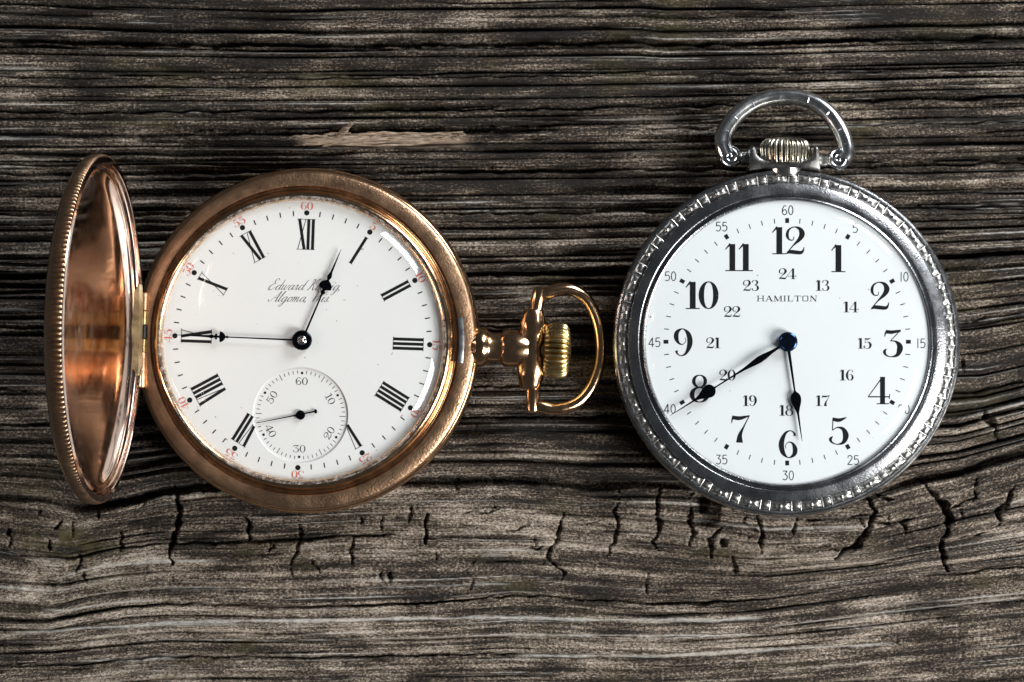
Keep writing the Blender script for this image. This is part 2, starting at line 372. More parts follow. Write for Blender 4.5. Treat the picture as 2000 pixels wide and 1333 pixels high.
        pale = np.maximum(pale, ins*np.clip(1.4-np.abs(Y-yc)/(w*(.4+noise(X/30, Y*0, 113))), 0, 1))
    torn = np.clip((X-575)/40, 0, 1)*np.clip((930-X)/40, 0, 1)*np.clip(1.5-np.abs(Y-275+6*(noise(X/30, Y*0, 5)-.5))/10, 0, 1)
    greyer = np.clip((fbm(X/260, V/60, 121)-.42)*3.4, 0, 1)
    moss = np.clip((fbm(X/120, Y/60, 131)-.66)*5, 0, 1)*.45
    moss = np.maximum(moss, np.clip(1.2-np.hypot((X-130)/110, (Y-1060)/45), 0, 1)*np.clip((fbm(X/25, Y/14, 133)-.4)*4, 0, 1))
    n0, n1 = X.shape
    co = np.stack([(X-1000)*S*MM, -(Y-666.5)*S*MM, (H-.30)*MM], -1).reshape(-1, 3)
    idx = np.arange(n0*n1).reshape(n0, n1)
    q = np.stack([idx[1:, :-1], idx[1:, 1:], idx[:-1, 1:], idx[:-1, :-1]], -1).reshape(-1, 4)
    # skirt and underside so the board is a closed slab
    ring = np.concatenate([idx[0, :], idx[1:, -1], idx[-1, -2::-1], idx[-2:0:-1, 0]])
    low_co = co[ring].copy(); low_co[:, 2] = -.022
    nb = len(co); m = len(ring)
    co = np.concatenate([co, low_co])
    me = bpy.data.meshes.new('wooden_board')
    side = np.stack([ring, np.roll(ring, -1), nb+(np.arange(m)+1) % m, nb+np.arange(m)], -1)
    quads = np.concatenate([q, side])
    me.vertices.add(len(co)); me.vertices.foreach_set('co', co.ravel().astype(np.float32))
    nl = quads.size+m
    me.loops.add(nl); me.polygons.add(len(quads)+1)
    me.loops.foreach_set('vertex_index', np.concatenate([quads.ravel(), nb+np.arange(m)]).astype(np.int32))
    starts = np.concatenate([np.arange(len(quads))*4, [quads.size]]).astype(np.int32)
    me.polygons.foreach_set('loop_start', starts)
    me.update(calc_edges=True); me.validate()
    me.shade_smooth()
    def attr(nm, arr, typ='FLOAT'):
        a = me.attributes.new(nm, typ, 'POINT')
        if typ == 'FLOAT':
            d = np.zeros(len(co), np.float32); d[:nb] = arr.ravel(); a.data.foreach_set('value', d)
        else:
            d = np.zeros((len(co), 3), np.float32); d[:nb] = arr.reshape(-1, 3); a.data.foreach_set('vector', d.ravel())
    attr('flow', np.stack([X*S, V*S, Y*S], -1), 'FLOAT_VECTOR')
    attr('pale', pale); attr('torn', torn); attr('greyer', greyer); attr('moss', moss); attr('lower', low)
    return me

def board_mat():
    m, N, Lk, B = new_mat('weathered_wood')
    B.inputs['Roughness'].default_value = .82; B.inputs['Specular IOR Level'].default_value = .25
    def at(n, out='Fac'):
        a = N.new('ShaderNodeAttribute'); a.attribute_name = n; return a.outputs[out]
    flow = at('flow', 'Vector'); tc = N.new('ShaderNodeTexCoord')
    def nz(vec, scale, sc3=None, detail=3, rough=.6):
        n = N.new('ShaderNodeTexNoise'); n.inputs['Scale'].default_value = scale; n.inputs['Detail'].default_value = detail; n.inputs['Roughness'].default_value = rough
        if sc3:
            mp = N.new('ShaderNodeMapping'); mp.inputs['Scale'].default_value = sc3; Lk.new(vec, mp.inputs['Vector']); vec = mp.outputs['Vector']
        Lk.new(vec, n.inputs['Vector']); return n.outputs['Fac']
    def ramp(f, stops):
        r = N.new('ShaderNodeValToRGB'); e = r.color_ramp.elements
        while len(e) < len(stops): e.new(.5)
        for k, (p, c) in enumerate(stops): e[k].position = p; e[k].color = (*c, 1) if len(c) == 3 else c
        Lk.new(f, r.inputs['Fac']); return r.outputs['Color']
    def mix(f, a, b, mode='MIX'):
        x = N.new('ShaderNodeMixRGB'); x.blend_type = mode
        for s, val in ((x.inputs['Fac'], f), (x.inputs['Color1'], a), (x.inputs['Color2'], b)):
            if isinstance(val, (int, float)): s.default_value = val
            elif isinstance(val, tuple): s.default_value = (*val, 1)
            else: Lk.new(val, s)
        return x.outputs['Color']
    streak = nz(flow, 1.0, (.018, 1.15, 0), 5, .62)
    fine = nz(flow, 1.0, (.16, 6.5, 0), 3, .65)
    sp = nz(flow, 1.0, (2.2, 3.6, 0), 7, .88)
    blot = nz(flow, 1.0, (.12, .55, 0), 4, .6)
    def madd(a, k, b):
        q = N.new('ShaderNodeMath'); q.operation = 'MULTIPLY_ADD'; Lk.new(a, q.inputs[0]); q.inputs[1].default_value = k
        if isinstance(b, (int, float)): q.inputs[2].default_value = b
        else: Lk.new(b, q.inputs[2])
        return q.outputs[0]
    val = madd(streak, 1.15, madd(fine, .60, madd(sp, 3.3, madd(blot, 1.15, -2.86))))
    val = madd(at('lower'), .12, val); val = madd(at('greyer'), .20, val)
    base = ramp(val, [(.20, (.010, .0075, .006)), (.42, (.045, .034, .026)), (.55, (.148, .113, .084)), (.70, (.32, .265, .212)), (.95, (.58, .51, .43))])
    base = mix(at('moss'), base, mix(sp, (.03, .027, .010), (.11, .092, .035)))
    pb = N.new('ShaderNodeMath'); pb.operation = 'MULTIPLY'; Lk.new(at('pale'), pb.inputs[0])
    Lk.new(ramp(nz(flow, 1.0, (1.2, 5.0, 0), 4, .75), [(.36, (.15, .15, .15)), (.55, (1, 1, 1))]), pb.inputs[1])
    base = mix(pb.outputs[0], base, mix(fine, (.36, .34, .31), (.66, .64, .60)))
    base = mix(at('torn'), base, mix(fine, (.16, .11, .07), (.40, .32, .25)))
    Lk.new(base, B.inputs['Base Color'])
    hsum = mix(.4, sp, fine)
    bp = N.new('ShaderNodeBump'); bp.inputs['Strength'].default_value = 1.0; bp.inputs['Distance'].default_value = .00032
    Lk.new(hsum, bp.inputs['Height']); Lk.new(bp.outputs['Normal'], B.inputs['Normal'])
    return m
M_wood = board_mat()
wb = link('wooden_board', board(), M_wood); wb['kind'] = 'structure'

# torn pale splinters left standing in the groove
def torn_mat():
    m, N, Lk, B = new_mat('torn_wood'); B.inputs['Roughness'].default_value = .85; B.inputs['Specular IOR Level'].default_value = .2
    tc = N.new('ShaderNodeTexCoord'); mp = N.new('ShaderNodeMapping'); mp.inputs['Scale'].default_value = (.14, 1, 1); mp.inputs['Rotation'].default_value = (0, 0, R(-4))
    nz = N.new('ShaderNodeTexNoise'); nz.inputs['Scale'].default_value = 4200; nz.inputs['Detail'].default_value = 5; nz.inputs['Roughness'].default_value = .7
    rp = N.new('ShaderNodeValToRGB'); e = rp.color_ramp.elements; e[0].position = .34; e[0].color = (.07, .045, .028, 1); e[1].position = .66; e[1].color = (.47, .39, .31, 1)
    q = e.new(.48); q.color = (.27, .195, .135, 1)
    bp = N.new('ShaderNodeBump'); bp.inputs['Strength'].default_value = 1; bp.inputs['Distance'].default_value = .0003
    Lk.new(tc.outputs['Object'], mp.inputs['Vector']); Lk.new(mp.outputs[0], nz.inputs['Vector']); Lk.new(nz.outputs['Fac'], rp.inputs['Fac']); Lk.new(rp.outputs[0], B.inputs['Base Color'])
    Lk.new(nz.outputs['Fac'], bp.inputs['Height']); Lk.new(bp.outputs[0], B.inputs['Normal']); return m
M_spl = torn_mat()
def splinter(pts, w, flat=.38):
    w *= .72; pts = [(x, y, z-.25) for x, y, z in pts]
    pts = spline([P(x, y, z) for x, y, z in pts], 6); n = len(pts)
    sec = [(math.cos(a)*(1+.25*random.uniform(-1, 1)), math.sin(a)*flat) for a in [2*math.pi*k/7 for k in range(7)]]
    rad = [w*S*(.12+math.sin(math.pi*min(max((i+.4)/n, 0), 1))**.5)*random.uniform(.55, 1.2) for i in range(n)]
    v, f = tube(pts, rad, sec)
    mesh('splinter', v, f, M_spl, wb, angle=50)
for pts, w in (([(562, 268, -.2), (640, 270, .15), (740, 262, .2), (850, 262, .1), (905, 258, .0)], 5), ([(575, 284, -.3), (640, 272, .3), (700, 266, .1)], 5.5),
               ([(630, 286, -.2), (690, 272, .35), (760, 268, .1)], 6), ([(680, 284, -.1), (730, 276, .35), (800, 268, .2), (880, 266, .0)], 6), ([(760, 282, -.1), (830, 277, .35), (908, 263, .3)], 5),
               ([(650, 282, .0), (735, 284, .2), (830, 281, .1)], 4), ([(790, 273, .2), (850, 272, .45), (890, 264, .3)], 4.5), ([(600, 277, .0), (660, 280, .2)], 4),
               ([(652, 270, .1), (668, 258, .9), (682, 246, 1.7), (687, 239, 2.0)], 6.5), ([(872, 266, .3), (890, 272, .8), (900, 274, .6)], 2), ([(880, 268, .3), (898, 264, .9), (909, 262, 1.0)], 3)):
    splinter(pts, w)
for k in range(22):
    x0 = random.uniform(565, 850); l_ = random.uniform(35, 110); y0 = 284-(x0-565)*.02-random.uniform(0, 20); sl = random.uniform(-.16, -.01)
    splinter([(x0, y0, .0), (x0+l_*.5, y0+l_*.5*sl+random.uniform(-2, 2), random.uniform(.1, .5)), (x0+l_, y0+l_*sl, random.uniform(.1, .6))], random.uniform(2, 4.5))

# ------------------------------------------------------------------ lettering
def ell(cx, cy, rx, ry, side, top, n=28):
    return [(cx+rx*math.cos(a), cy+ry*math.sin(a), top+(side-top)*abs(math.cos(a))**1.6) for a in [2*math.pi*k/n for k in range(n+1)]]
DID = {   # fat-face numerals: (advance, strokes); a stroke is smoothed unless flagged raw
 '0': (.70, [('r', ell(.34, .5, .25, .485, .19, .035))]),
 '1': (.50, [('r', [(.26, 0, .2), (.26, .98, .2)]), ('s', [(.02, .78, .03), (.10, .88, .05), (.20, .98, .10)]), ('r', [(.02, .018, .036), (.5, .018, .036)])]),
 '2': (.70, [('s', [(.30, .64, .02), (.27, .52, .03), (.14, .53, .05), (.07, .68, .10), (.12, .88, .07), (.30, .985, .035), (.50, .92, .12), (.58, .74, .19), (.50, .55, .14), (.28, .32, .05), (.06, .05, .03)]),
             ('s', [(.04, .02, .03), (.16, .085, .13), (.36, .07, .14), (.54, .06, .12), (.62, .14, .06), (.65, .26, .02)])]),
 '3': (.70, [('s', [(.07, .74, .02), (.09, .86, .05), (.13, .97, .03)]), ('r', [(.11, .92, .13), (.3, .90, .13), (.62, .955, .08)]), ('r', [(.62, .98, .03), (.27, .59, .03)]),
             ('s', [(.27, .59, .03), (.44, .57, .06), (.57, .44, .17), (.59, .28, .2), (.50, .08, .12), (.30, .014, .035), (.12, .07, .06), (.06, .20, .10), (.13, .30, .03)])]),
 '4': (.76, [('r', [(.50, .99, .04), (.01, .28, .03)]), ('r', [(0, .27, .045), (.75, .27, .045)]), ('r', [(.50, .99, .17), (.50, 0, .17)]), ('r', [(.30, .018, .036), (.72, .018, .036)]), ('r', [(.73, .2, .035), (.75, .38, .02)])]),
 '5': (.70, [('r', [(.14, .97, .03), (.12, .52, .03)]), ('s', [(.12, .925, .12), (.35, .89, .13), (.60, .985, .03)]),
             ('s', [(.12, .52, .03), (.28, .62, .04), (.48, .57, .12), (.58, .34, .2), (.50, .09, .12), (.29, .014, .035), (.11, .08, .06), (.05, .2, .1), (.13, .3, .03)])]),
 '6': (.70, [('s', [(.57, .80, .10), (.55, .90, .06), (.42, .985, .035), (.24, .89, .09), (.11, .55, .18), (.16, .2, .15), (.35, .014, .035), (.54, .12, .13), (.58, .32, .16), (.50, .52, .08), (.36, .575, .03), (.25, .46, .02), (.27, .34, .02)])]),
 '7': (.68, [('s', [(.04, .70, .02), (.06, .84, .05), (.08, .98, .03)]), ('s', [(.06, .915, .13), (.32, .885, .14), (.66, .975, .04)]), ('s', [(.655, .98, .03), (.47, .60, .05), (.33, .28, .14), (.31, 0, .24)])]),
 '8': (.70, [('r', ell(.34, .77, .20, .215, .12, .035)), ('r', ell(.34, .28, .26, .265, .16, .035))]),
}
DID2 = dict(DID)
DID2['3'] = (.68, [('s', [(.09, .78, .11), (.12, .92, .06), (.30, .985, .035), (.47, .90, .12), (.51, .76, .15), (.42, .60, .08), (.28, .53, .03)]), ('s', [(.28, .53, .03), (.46, .49, .08), (.56, .28, .18), (.48, .08, .11), (.30, .014, .035), (.12, .08, .07), (.08, .22, .11)])])
DID['9'] = DID2['9'] = (.70, [(k, [(.68-x, 1-y, w) for x, y, w in st]) for k, st in DID['6'][1]])
w_ = .085
def sans(*st): return [('s' if len(q) > 2 else 'r', [(x, y, w_) for x, y in q]) for q in st]
SAN = {
 '0': (.60, [('r', ell(.27, .5, .21, .46, w_, w_))]), '1': (.40, sans([(.2, 0), (.2, 1)])),
 '2': (.62, sans([(.06, .74), (.14, .92), (.30, .96), (.46, .86), (.46, .66), (.30, .40), (.05, .04)], [(.04, .04), (.52, .04)])),
 '3': (.62, sans([(.07, .95), (.48, .95)], [(.48, .95), (.26, .6)], [(.26, .6), (.44, .52), (.50, .30), (.40, .1), (.24, .04), (.06, .14)])),
 '4': (.64, sans([(.40, 0), (.40, .98)], [(.40, .98), (.03, .28)], [(.02, .28), (.56, .28)])),
 '5': (.62, sans([(.48, .95), (.12, .95)], [(.12, .95), (.09, .54)], [(.09, .54), (.26, .62), (.44, .54), (.50, .32), (.40, .1), (.24, .04), (.06, .12)])),
 '6': (.62, sans([(.44, .92), (.26, .94), (.10, .66), (.06, .32), (.16, .08), (.32, .04), (.46, .16), (.48, .38), (.36, .54), (.20, .52), (.08, .36)])),
}
ITA = {'H': (1.5, [('r', [(.25, 0, .17), (.25, 1, .17)]), ('r', [(1.15, 0, .17), (1.15, 1, .17)]), ('r', [(.25, .5, .07), (1.15, .5, .07)])]+[('r', [(a, b, .06), (a+.5, b, .06)]) for a in (0, .9) for b in (.03, .97)]),
 'A': (1.5, [('r', [(.2, 0, .07), (.72, 1, .07)]), ('r', [(.70, 1, .2), (1.22, 0, .2)]), ('r', [(.38, .33, .06), (1.05, .33, .06)]), ('r', [(0, .03, .06), (.42, .03, .06)]), ('r', [(.95, .03, .06), (1.45, .03, .06)])]),
 'M': (1.75, [('r', [(.25, 0, .07), (.25, 1, .07)]), ('r', [(.27, 1, .2), (.82, .05, .2)]), ('r', [(.82, .02, .07), (1.35, 1, .07)]), ('r', [(1.4, 0, .17), (1.4, 1, .17)]), ('r', [(0, .03, .06), (.48, .03, .06)]), ('r', [(1.15, .03, .06), (1.65, .03, .06)])]),
 'I': (.72, [('r', [(.3, 0, .18), (.3, 1, .18)]), ('r', [(.05, .03, .06), (.56, .03, .06)]), ('r', [(.05, .97, .06), (.56, .97, .06)])]),
 'L': (1.25, [('r', [(.3, 0, .18), (.3, 1, .18)]), ('r', [(.05, .03, .07), (1.05, .03, .07)]), ('r', [(1.05, 0, .07), (1.08, .35, .04)]), ('r', [(.05, .97, .06), (.56, .97, .06)])]),
 'T': (1.4, [('r', [(.66, 0, .18), (.66, 1, .18)]), ('r', [(.08, .96, .08), (1.25, .96, .08)]), ('r', [(.1, 1, .07), (.06, .68, .04)]), ('r', [(1.23, 1, .07), (1.27, .68, .04)]), ('r', [(.4, .03, .06), (.92, .03, .06)])]),
 'O': (1.4, [('r', [(.2, .1, .15), (.2, .9, .15)]), ('r', [(1.1, .1, .15), (1.1, .9, .15)]), ('r', [(.18, .94, .09), (1.12, .94, .09)]), ('r', [(.18, .06, .09), (1.12, .06, .09)])]),
 'N': (1.55, [('r', [(.25, 0, .07), (.25, 1, .07)]), ('r', [(.25, 1, .2), (1.15, .04, .2)]), ('r', [(1.17, 0, .07), (1.17, 1, .07)]), ('r', [(0, .03, .06), (.5, .03, .06)]), ('r', [(.95, .97, .06), (1.42, .97, .06)])])}
CUR = {
 'a': (1.25, [[(.9, .8, .08), (.55, 1, .1), (.15, .6, .2), (.2, .1, .16), (.45, 0, .08), (.85, .6, .08), (.95, 1, .08)], [(.95, 1, .16), (.85, .2, .2), (1.0, 0, .1), (1.28, .3, .07)]]),
 'd': (1.25, [[(.9, .8, .08), (.55, 1, .1), (.15, .6, .2), (.2, .1, .16), (.45, 0, .08), (.85, .6, .08), (.95, 1, .08)], [(1.02, 2.1, .12), (.92, 1, .2), (.85, .2, .2), (1.0, 0, .1), (1.28, .3, .07)]]),
 'e': (.95, [[(.1, .4, .08), (.6, .6, .08), (.7, .85, .1), (.5, 1, .1), (.15, .6, .2), (.2, .1, .16), (.5, 0, .1), (.98, .35, .07)]]),
 'g': (1.25, [[(.9, .8, .08), (.55, 1, .1), (.15, .6, .2), (.2, .1, .16), (.45, 0, .08), (.85, .6, .08), (.95, 1, .08)], [(.95, 1, .16), (.85, .1, .2), (.7, -.7, .18), (.42, -1, .1), (.15, -.8, .08), (.5, -.35, .07), (1.28, .3, .07)]]),
 'i': (.65, [[(0, .3, .07), (.22, 1, .16), (.14, .2, .2), (.3, 0, .1), (.66, .35, .07)], [(.3, 1.45, .2), (.34, 1.6, .2)]]),
 'l': (.6, [[(0, .3, .07), (.4, 1.5, .08), (.45, 2.0, .1), (.3, 2.1, .1), (.18, 1.3, .2), (.1, .2, .22), (.28, 0, .1), (.62, .35, .07)]]),
 'm': (1.55, [[(0, .8, .07), (.15, 1, .14), (.1, 0, .2)], [(.1, .2, .07), (.42, .95, .08), (.58, .85, .18), (.53, 0, .2)], [(.53, .2, .07), (.88, .95, .08), (1.04, .85, .18), (1.0, .15, .2), (1.15, 0, .1), (1.55, .35, .07)]]),
 'n': (1.1, [[(0, .8, .07), (.15, 1, .14), (.1, 0, .2)], [(.1, .2, .07), (.45, .95, .08), (.6, .85, .18), (.56, .15, .2), (.72, 0, .1), (1.1, .35, .07)]]),
 'o': (1.05, [[(.5, 1, .1), (.14, .6, .2), (.2, .1, .15), (.48, 0, .1), (.8, .45, .18), (.72, .88, .1), (.5, 1, .08)], [(.6, .9, .06), (1.05, .8, .06)]]),
 'r': (.85, [[(0, .2, .07), (.25, 1.05, .1), (.32, .92, .14), (.52, .92, .14), (.45, .2, .2), (.58, 0, .1), (.86, .35, .07)]]),
 's': (.85, [[(0, .2, .07), (.42, 1.08, .08), (.5, .6, .18), (.42, .1, .16), (.15, 0, .1), (.06, .16, .1)], [(.42, .05, .07), (.85, .35, .07)]]),
 'w': (1.45, [[(0, .8, .07), (.15, 1, .14), (.1, .25, .2), (.28, 0, .1), (.58, .4, .08), (.68, 1, .08)], [(.68, 1, .14), (.64, .25, .2), (.82, 0, .1), (1.15, .5, .08), (1.18, 1, .1), (1.48, .85, .07)]]),
 'E': (1.45, [[(1.25, 1.95, .12), (1.1, 2.25, .1), (.75, 2.25, .1), (.55, 1.8, .18), (.75, 1.35, .1), (1.0, 1.3, .07)], [(1.0, 1.3, .08), (.4, 1.1, .14), (.1, .5, .24), (.3, 0, .18), (.8, .05, .1), (1.35, .6, .07)]]),
 'K': (1.65, [[(.1, 1.8, .07), (.3, 2.15, .09), (.62, 2.0, .16), (.5, 1, .24), (.3, .1, .16), (.0, .05, .14)], [(1.55, 2.1, .14), (1.35, 2.2, .1), (1.0, 1.5, .08), (.6, 1.1, .08), (.9, .95, .14), (1.1, .2, .22), (1.3, 0, .1), (1.65, .3, .07)]]),
 'A': (1.75, [[(-.35, .4, .16), (-.25, .05, .1), (.2, .2, .08), (.8, 1.2, .08), (1.35, 2.2, .1)], [(1.35, 2.2, .14), (1.25, 1.0, .26), (1.25, .15, .2), (1.4, 0, .1), (1.75, .35, .07)], [(.45, .75, .07), (1.3, .85, .07)]]),
 'W': (2.1, [[(.05, 1.7, .07), (.25, 2.15, .1), (.5, 1.9, .16), (.45, 1, .24), (.38, 0, .14)], [(.38, 0, .07), (1.25, 2.1, .08)], [(1.25, 2.1, .14), (1.2, 1, .24), (1.12, 0, .14)], [(1.12, 0, .07), (1.85, 1.7, .08), (2.2, 2.15, .1)]]),
 ',': (.5, [[(.1, .1, .24), (.12, 0, .2), (0, -.35, .06)]]), '.': (.5, [[(.1, .04, .24), (.12, .1, .24)]]), ' ': (.7, [])}

zstep = [0]
def glyph_run(text, font, height, center, rot=0.0, z=0.0, k=1.0, tight=1.0, slant=0.0, mb=None):
    """lettering centred at center (mm), height in mm; rot radians"""
    mb = mb or MB(); tot = sum(font[c][0]*tight for c in text); x = -tot/2
    ca, sa = math.cos(rot), math.sin(rot)
    for c in text:
        adv, sts = font[c]
        for st in sts:
            kind, pts = st if isinstance(st[0], str) else ('s', st)
            pts = spline(pts, 6) if kind == 's' and len(pts) > 2 else pts
            x0 = x
            def T(gx, gy):
                gx = (gx+x0+slant*gy)*height*k; gy = (gy-.5)*height
                return center[0]+gx*ca-gy*sa, center[1]+gx*sa+gy*ca
            zstep[0] += 1
            ribbon(mb, pts, z+.0012*(zstep[0] % 9), T)
        x += adv*tight
    return mb

def roman(text, rin, rout, ang, z, clip=None, org=(0, 0)):
    """radial roman numeral, feet towards the centre. ang clockwise from 12, radians"""
    mb = MB(); h = rout-rin; thick = .43; thin = .10; gap = .23
    el = []; x = 0
    for c in text:
        w = {'I': thick, 'V': 1.1, 'X': 1.25}[c]; el.append((c, x, w)); x += w+gap*(.45 if c != 'I' else 1)
    x -= gap; off = x/2
    def T(gx, gy):
        r = rin+gy; lx = gx-off
        return (org[0]+lx*math.cos(ang)+r*math.sin(ang), org[1]-lx*math.sin(ang)+r*math.cos(ang))
    zz = [z]
    def bar(x0, y0, x1, y1, w):
        zz[0] += .0015; n = 24
        ribbon(mb, [(x0+(x1-x0)*i/n, y0+(y1-y0)*i/n, w) for i in range(n+1)], zz[0], T, clip)
    for c, x0, w in el:
        if c == 'I': bar(x0+w/2, 0, x0+w/2, h, thick)
        elif c == 'V': bar(x0+thick/2, h, x0+w*.5, 0, thick); bar(x0+w-.05, h, x0+w*.5+.1, 0, thin)
        else: bar(x0+thick/2, h, x0+w-thick/2, 0, thick); bar(x0+w-.1, h, x0+.1, 0, thin)
        for yy in (.04, h-.04):
            if c == 'V' and yy < 1: continue
            bar(x0-.11, yy, x0+w+.11, yy, .075)
    return mb

def thing(name, loc, label, cat):
    o = bpy.data.objects.new(name, None); col.objects.link(o); o.location = Vector(loc)*MM; o.empty_display_size = .01
    o['label'] = label; o['category'] = cat; return o

def knurl(n, depth, rings):
    def mod(i, t): return 1-rings[i]*depth*(1-abs(math.cos(n*t/2)))**1.3
    return mod

# ------------------------------------------------------------------ gold hunter watch
ZD = 9.0
O1 = P(590.5, 665, ZD); O1.z = 0
gw = thing('gold_pocket_watch', O1, 'gold hunter pocket watch with open lid, roman numerals and small seconds dial', 'pocket watch')
def G(px, py, z): return P(px, py, z)-O1
cb = G(600, 666, 6.2); ci = G(591, 664.7, 9)
def ecc(r, z, t): return (r, z, cb.x+(ci.x-cb.x)*t, cb.y+(ci.y-cb.y)*t)
v, f = lathe([(.01, 0.05, cb.x, cb.y), ecc(12, .1, 0), ecc(18, .7, 0), ecc(21.4, 1.9, 0), ecc(23.5, 3.3, 0), ecc(24.3, 4.3, 0), ecc(24.5, 4.9, 0), ecc(24.42, 5.1, 0), ecc(24.62, 5.25, 0), ecc(24.9, 5.8, 0), ecc(24.98, 6.4, 0), ecc(24.9, 7.0, 0),
              ecc(24.6, 7.55, 0), ecc(24.45, 7.65, 0.02), ecc(24.45, 7.8, .02)], 220)
mesh('case_body', v, f, M_gold, gw)
v, f = lathe([ecc(24.40, 7.6, .05), ecc(24.46, 7.95, .05), ecc(24.40, 8.2, .05), ecc(24.22, 8.45, .1), ecc(24.0, 8.58, .13), ecc(23.2, 8.68, .25), ecc(22.45, 8.76, .4), ecc(22.28, 8.72, .42), ecc(22.2, 8.6, .45), ecc(22.15, 8.2, .5), ecc(21.2, 8.1, .7)], 220)
mesh('case_rim', v, f, M_gold_satin, gw)
v, f = lathe([ecc(22.1, 8.1, .5), ecc(22.05, 8.55, .55), ecc(21.9, 8.7, .58), ecc(21.72, 8.68, .6), ecc(21.6, 8.85, .65), ecc(21.4, 9.35, .72), ecc(21.1, 9.72, .8), ecc(20.75, 9.88, .88), ecc(20.42, 9.80, .93), ecc(20.2, 9.55, .97), ecc(20.08, 9.2, 1), ecc(20.05, 8.6, 1)], 220)
mesh('crystal_bezel', v, f, M_gold, gw)

kd = S*(1-ZD/D)
def gd(px, py): return ((px-590.5)*kd, -(py-665)*kd)
sc_ = gd(587, 811); sr = 92*kd
# dial plate with the round opening for the sunk seconds dial
def plate(name, r, z, mat, parent, hole=None, segs=160, thick=.5, c=(0, 0)):
    bm = bmesh.new()
    def ring(cx, cy, rr, zz, n): 
        vs = [bm.verts.new(((cx+rr*math.cos(2*math.pi*k/n))*MM, (cy+rr*math.sin(2*math.pi*k/n))*MM, zz*MM)) for k in range(n)]
        return vs, [bm.edges.new((vs[k], vs[(k+1) % n])) for k in range(n)]
    o1, e1 = ring(c[0], c[1], r, z, segs); ed = list(e1)
    if hole:
        h1, e2 = ring(hole[0], hole[1], hole[2]+.10, z, 96); ed += e2
    bmesh.ops.triangle_fill(bm, use_beauty=True, use_dissolve=False, edges=ed, normal=(0, 0, 1))
    for vs, n, dr, dz in ([(o1, segs, 0, thick)]+([(h1, 96, -.10, .30)] if hole else [])):
        cx, cy = (c if vs is o1 else hole[:2]); rr = (r if vs is o1 else hole[2])+ (0 if vs is o1 else 0)
        lo, _ = ring(cx, cy, rr, z-dz, n)
        for k in range(n):
            try: bm.faces.new((vs[k], vs[(k+1) % n], lo[(k+1) % n], lo[k]))
            except ValueError: pass
    bmesh.ops.recalc_face_normals(bm, faces=bm.faces)
    me = bpy.data.meshes.new(name); bm.to_mesh(me); bm.free()
    me.shade_smooth(); me.set_sharp_from_angle(angle=R(30))
    return link(name, me, mat, parent)
dial = plate('dial', 20.5, ZD, M_enamel, gw, hole=(sc_[0], sc_[1], sr))
ZP = ZD+.012
rot0 = R(2.0)
def inhole(x, y): return math.hypot(x-sc_[0], y-sc_[1]) < sr+.12
k7 = kd
for i, t in enumerate(['XII', 'I', 'II', 'III', 'IIII', 'V', None, 'VII', 'VIII', 'IX', 'X', 'XI']):
    if t: roman(t, 177*k7, 237*k7, rot0+i*math.pi/6, ZP, inhole).build('hour_numeral', M_ink, dial, smooth=False)
mb = MB()
for i in range(60):
    a = rot0+i*math.pi/30; s_, c_ = math.sin(a), math.cos(a)
    if i % 5 == 0: disc(mb, 249*kd*s_, 249*kd*c_, 5.2*kd, ZP)
    else: ribbon(mb, [(243*kd*s_, 243*kd*c_, .17), (253*kd*s_, 253*kd*c_, .17)], ZP)
mb.build('minute_track', M_ink, dial, smooth=False)
for i in range(12):
    a = rot0+i*math.pi/6
    glyph_run(str(i*5 or 60), DID, 15.5*kd, (262.5*kd*math.sin(a), 262.5*kd*math.cos(a)), -a, ZP, 1.15).build('five_minute_numeral', M_red, dial, smooth=False)
mb = MB()
CUR = {c: (a, [[(x, y, w*.72) for x, y, w in st] for st in sts]) for c, (a, sts) in CUR.items()}
glyph_run('Edward Koenig,', CUR, 9.5*kd, gd(594, 562), R(-.5), ZP, 1.0, .98, .62, mb)
glyph_run('Algoma, Wis.', CUR, 9.5*kd, gd(585, 585), R(-.5), ZP, 1.0, .98, .62, mb)
mb.build('inscription', M_ink, dial, smooth=False)
# seconds dial
zs = ZD-.22
v, f = lathe([(.01, zs), (sr*.9, zs), (sr+.02, zs)], 96, sc_)
sd = mesh('seconds_dial', v, f, M_enamel, gw, smooth=False)
mb = MB()
for i in range(60):
    a = rot0+i*math.pi/30; s_, c_ = math.sin(a), math.cos(a)
    if i % 10 == 0: disc(mb, sc_[0]+82*kd*s_, sc_[1]+82*kd*c_, 2.6*kd, zs+.012, 16)
    else:
        r0 = 76 if i % 5 == 0 else 80.5
        ribbon(mb, [(sc_[0]+r0*kd*s_, sc_[1]+r0*kd*c_, .09), (sc_[0]+(r0+(12 if i % 5 == 0 else 6.5))*kd*s_, sc_[1]+(r0+(12 if i % 5 == 0 else 6.5))*kd*c_, .09)], zs+.012)
mb.build('seconds_track', M_ink, sd, smooth=False)
THIN = {c: (a, [(k, [(x, y, min(max(w*.6, .05), .11)) for x, y, w in st]) for k, st in s]) for c, (a, s) in DID.items()}
for i in range(6):
    a = rot0+i*math.pi/3; rr = 66*kd
    up = i in (0, 1, 5)
    glyph_run(str(i*10 or 60), THIN, 14.5*kd, (sc_[0]+rr*math.sin(a), sc_[1]+rr*math.cos(a)), -a if up else -a+math.pi, zs+.012, 1.25).build('seconds_numeral', M_ink, sd, smooth=False)
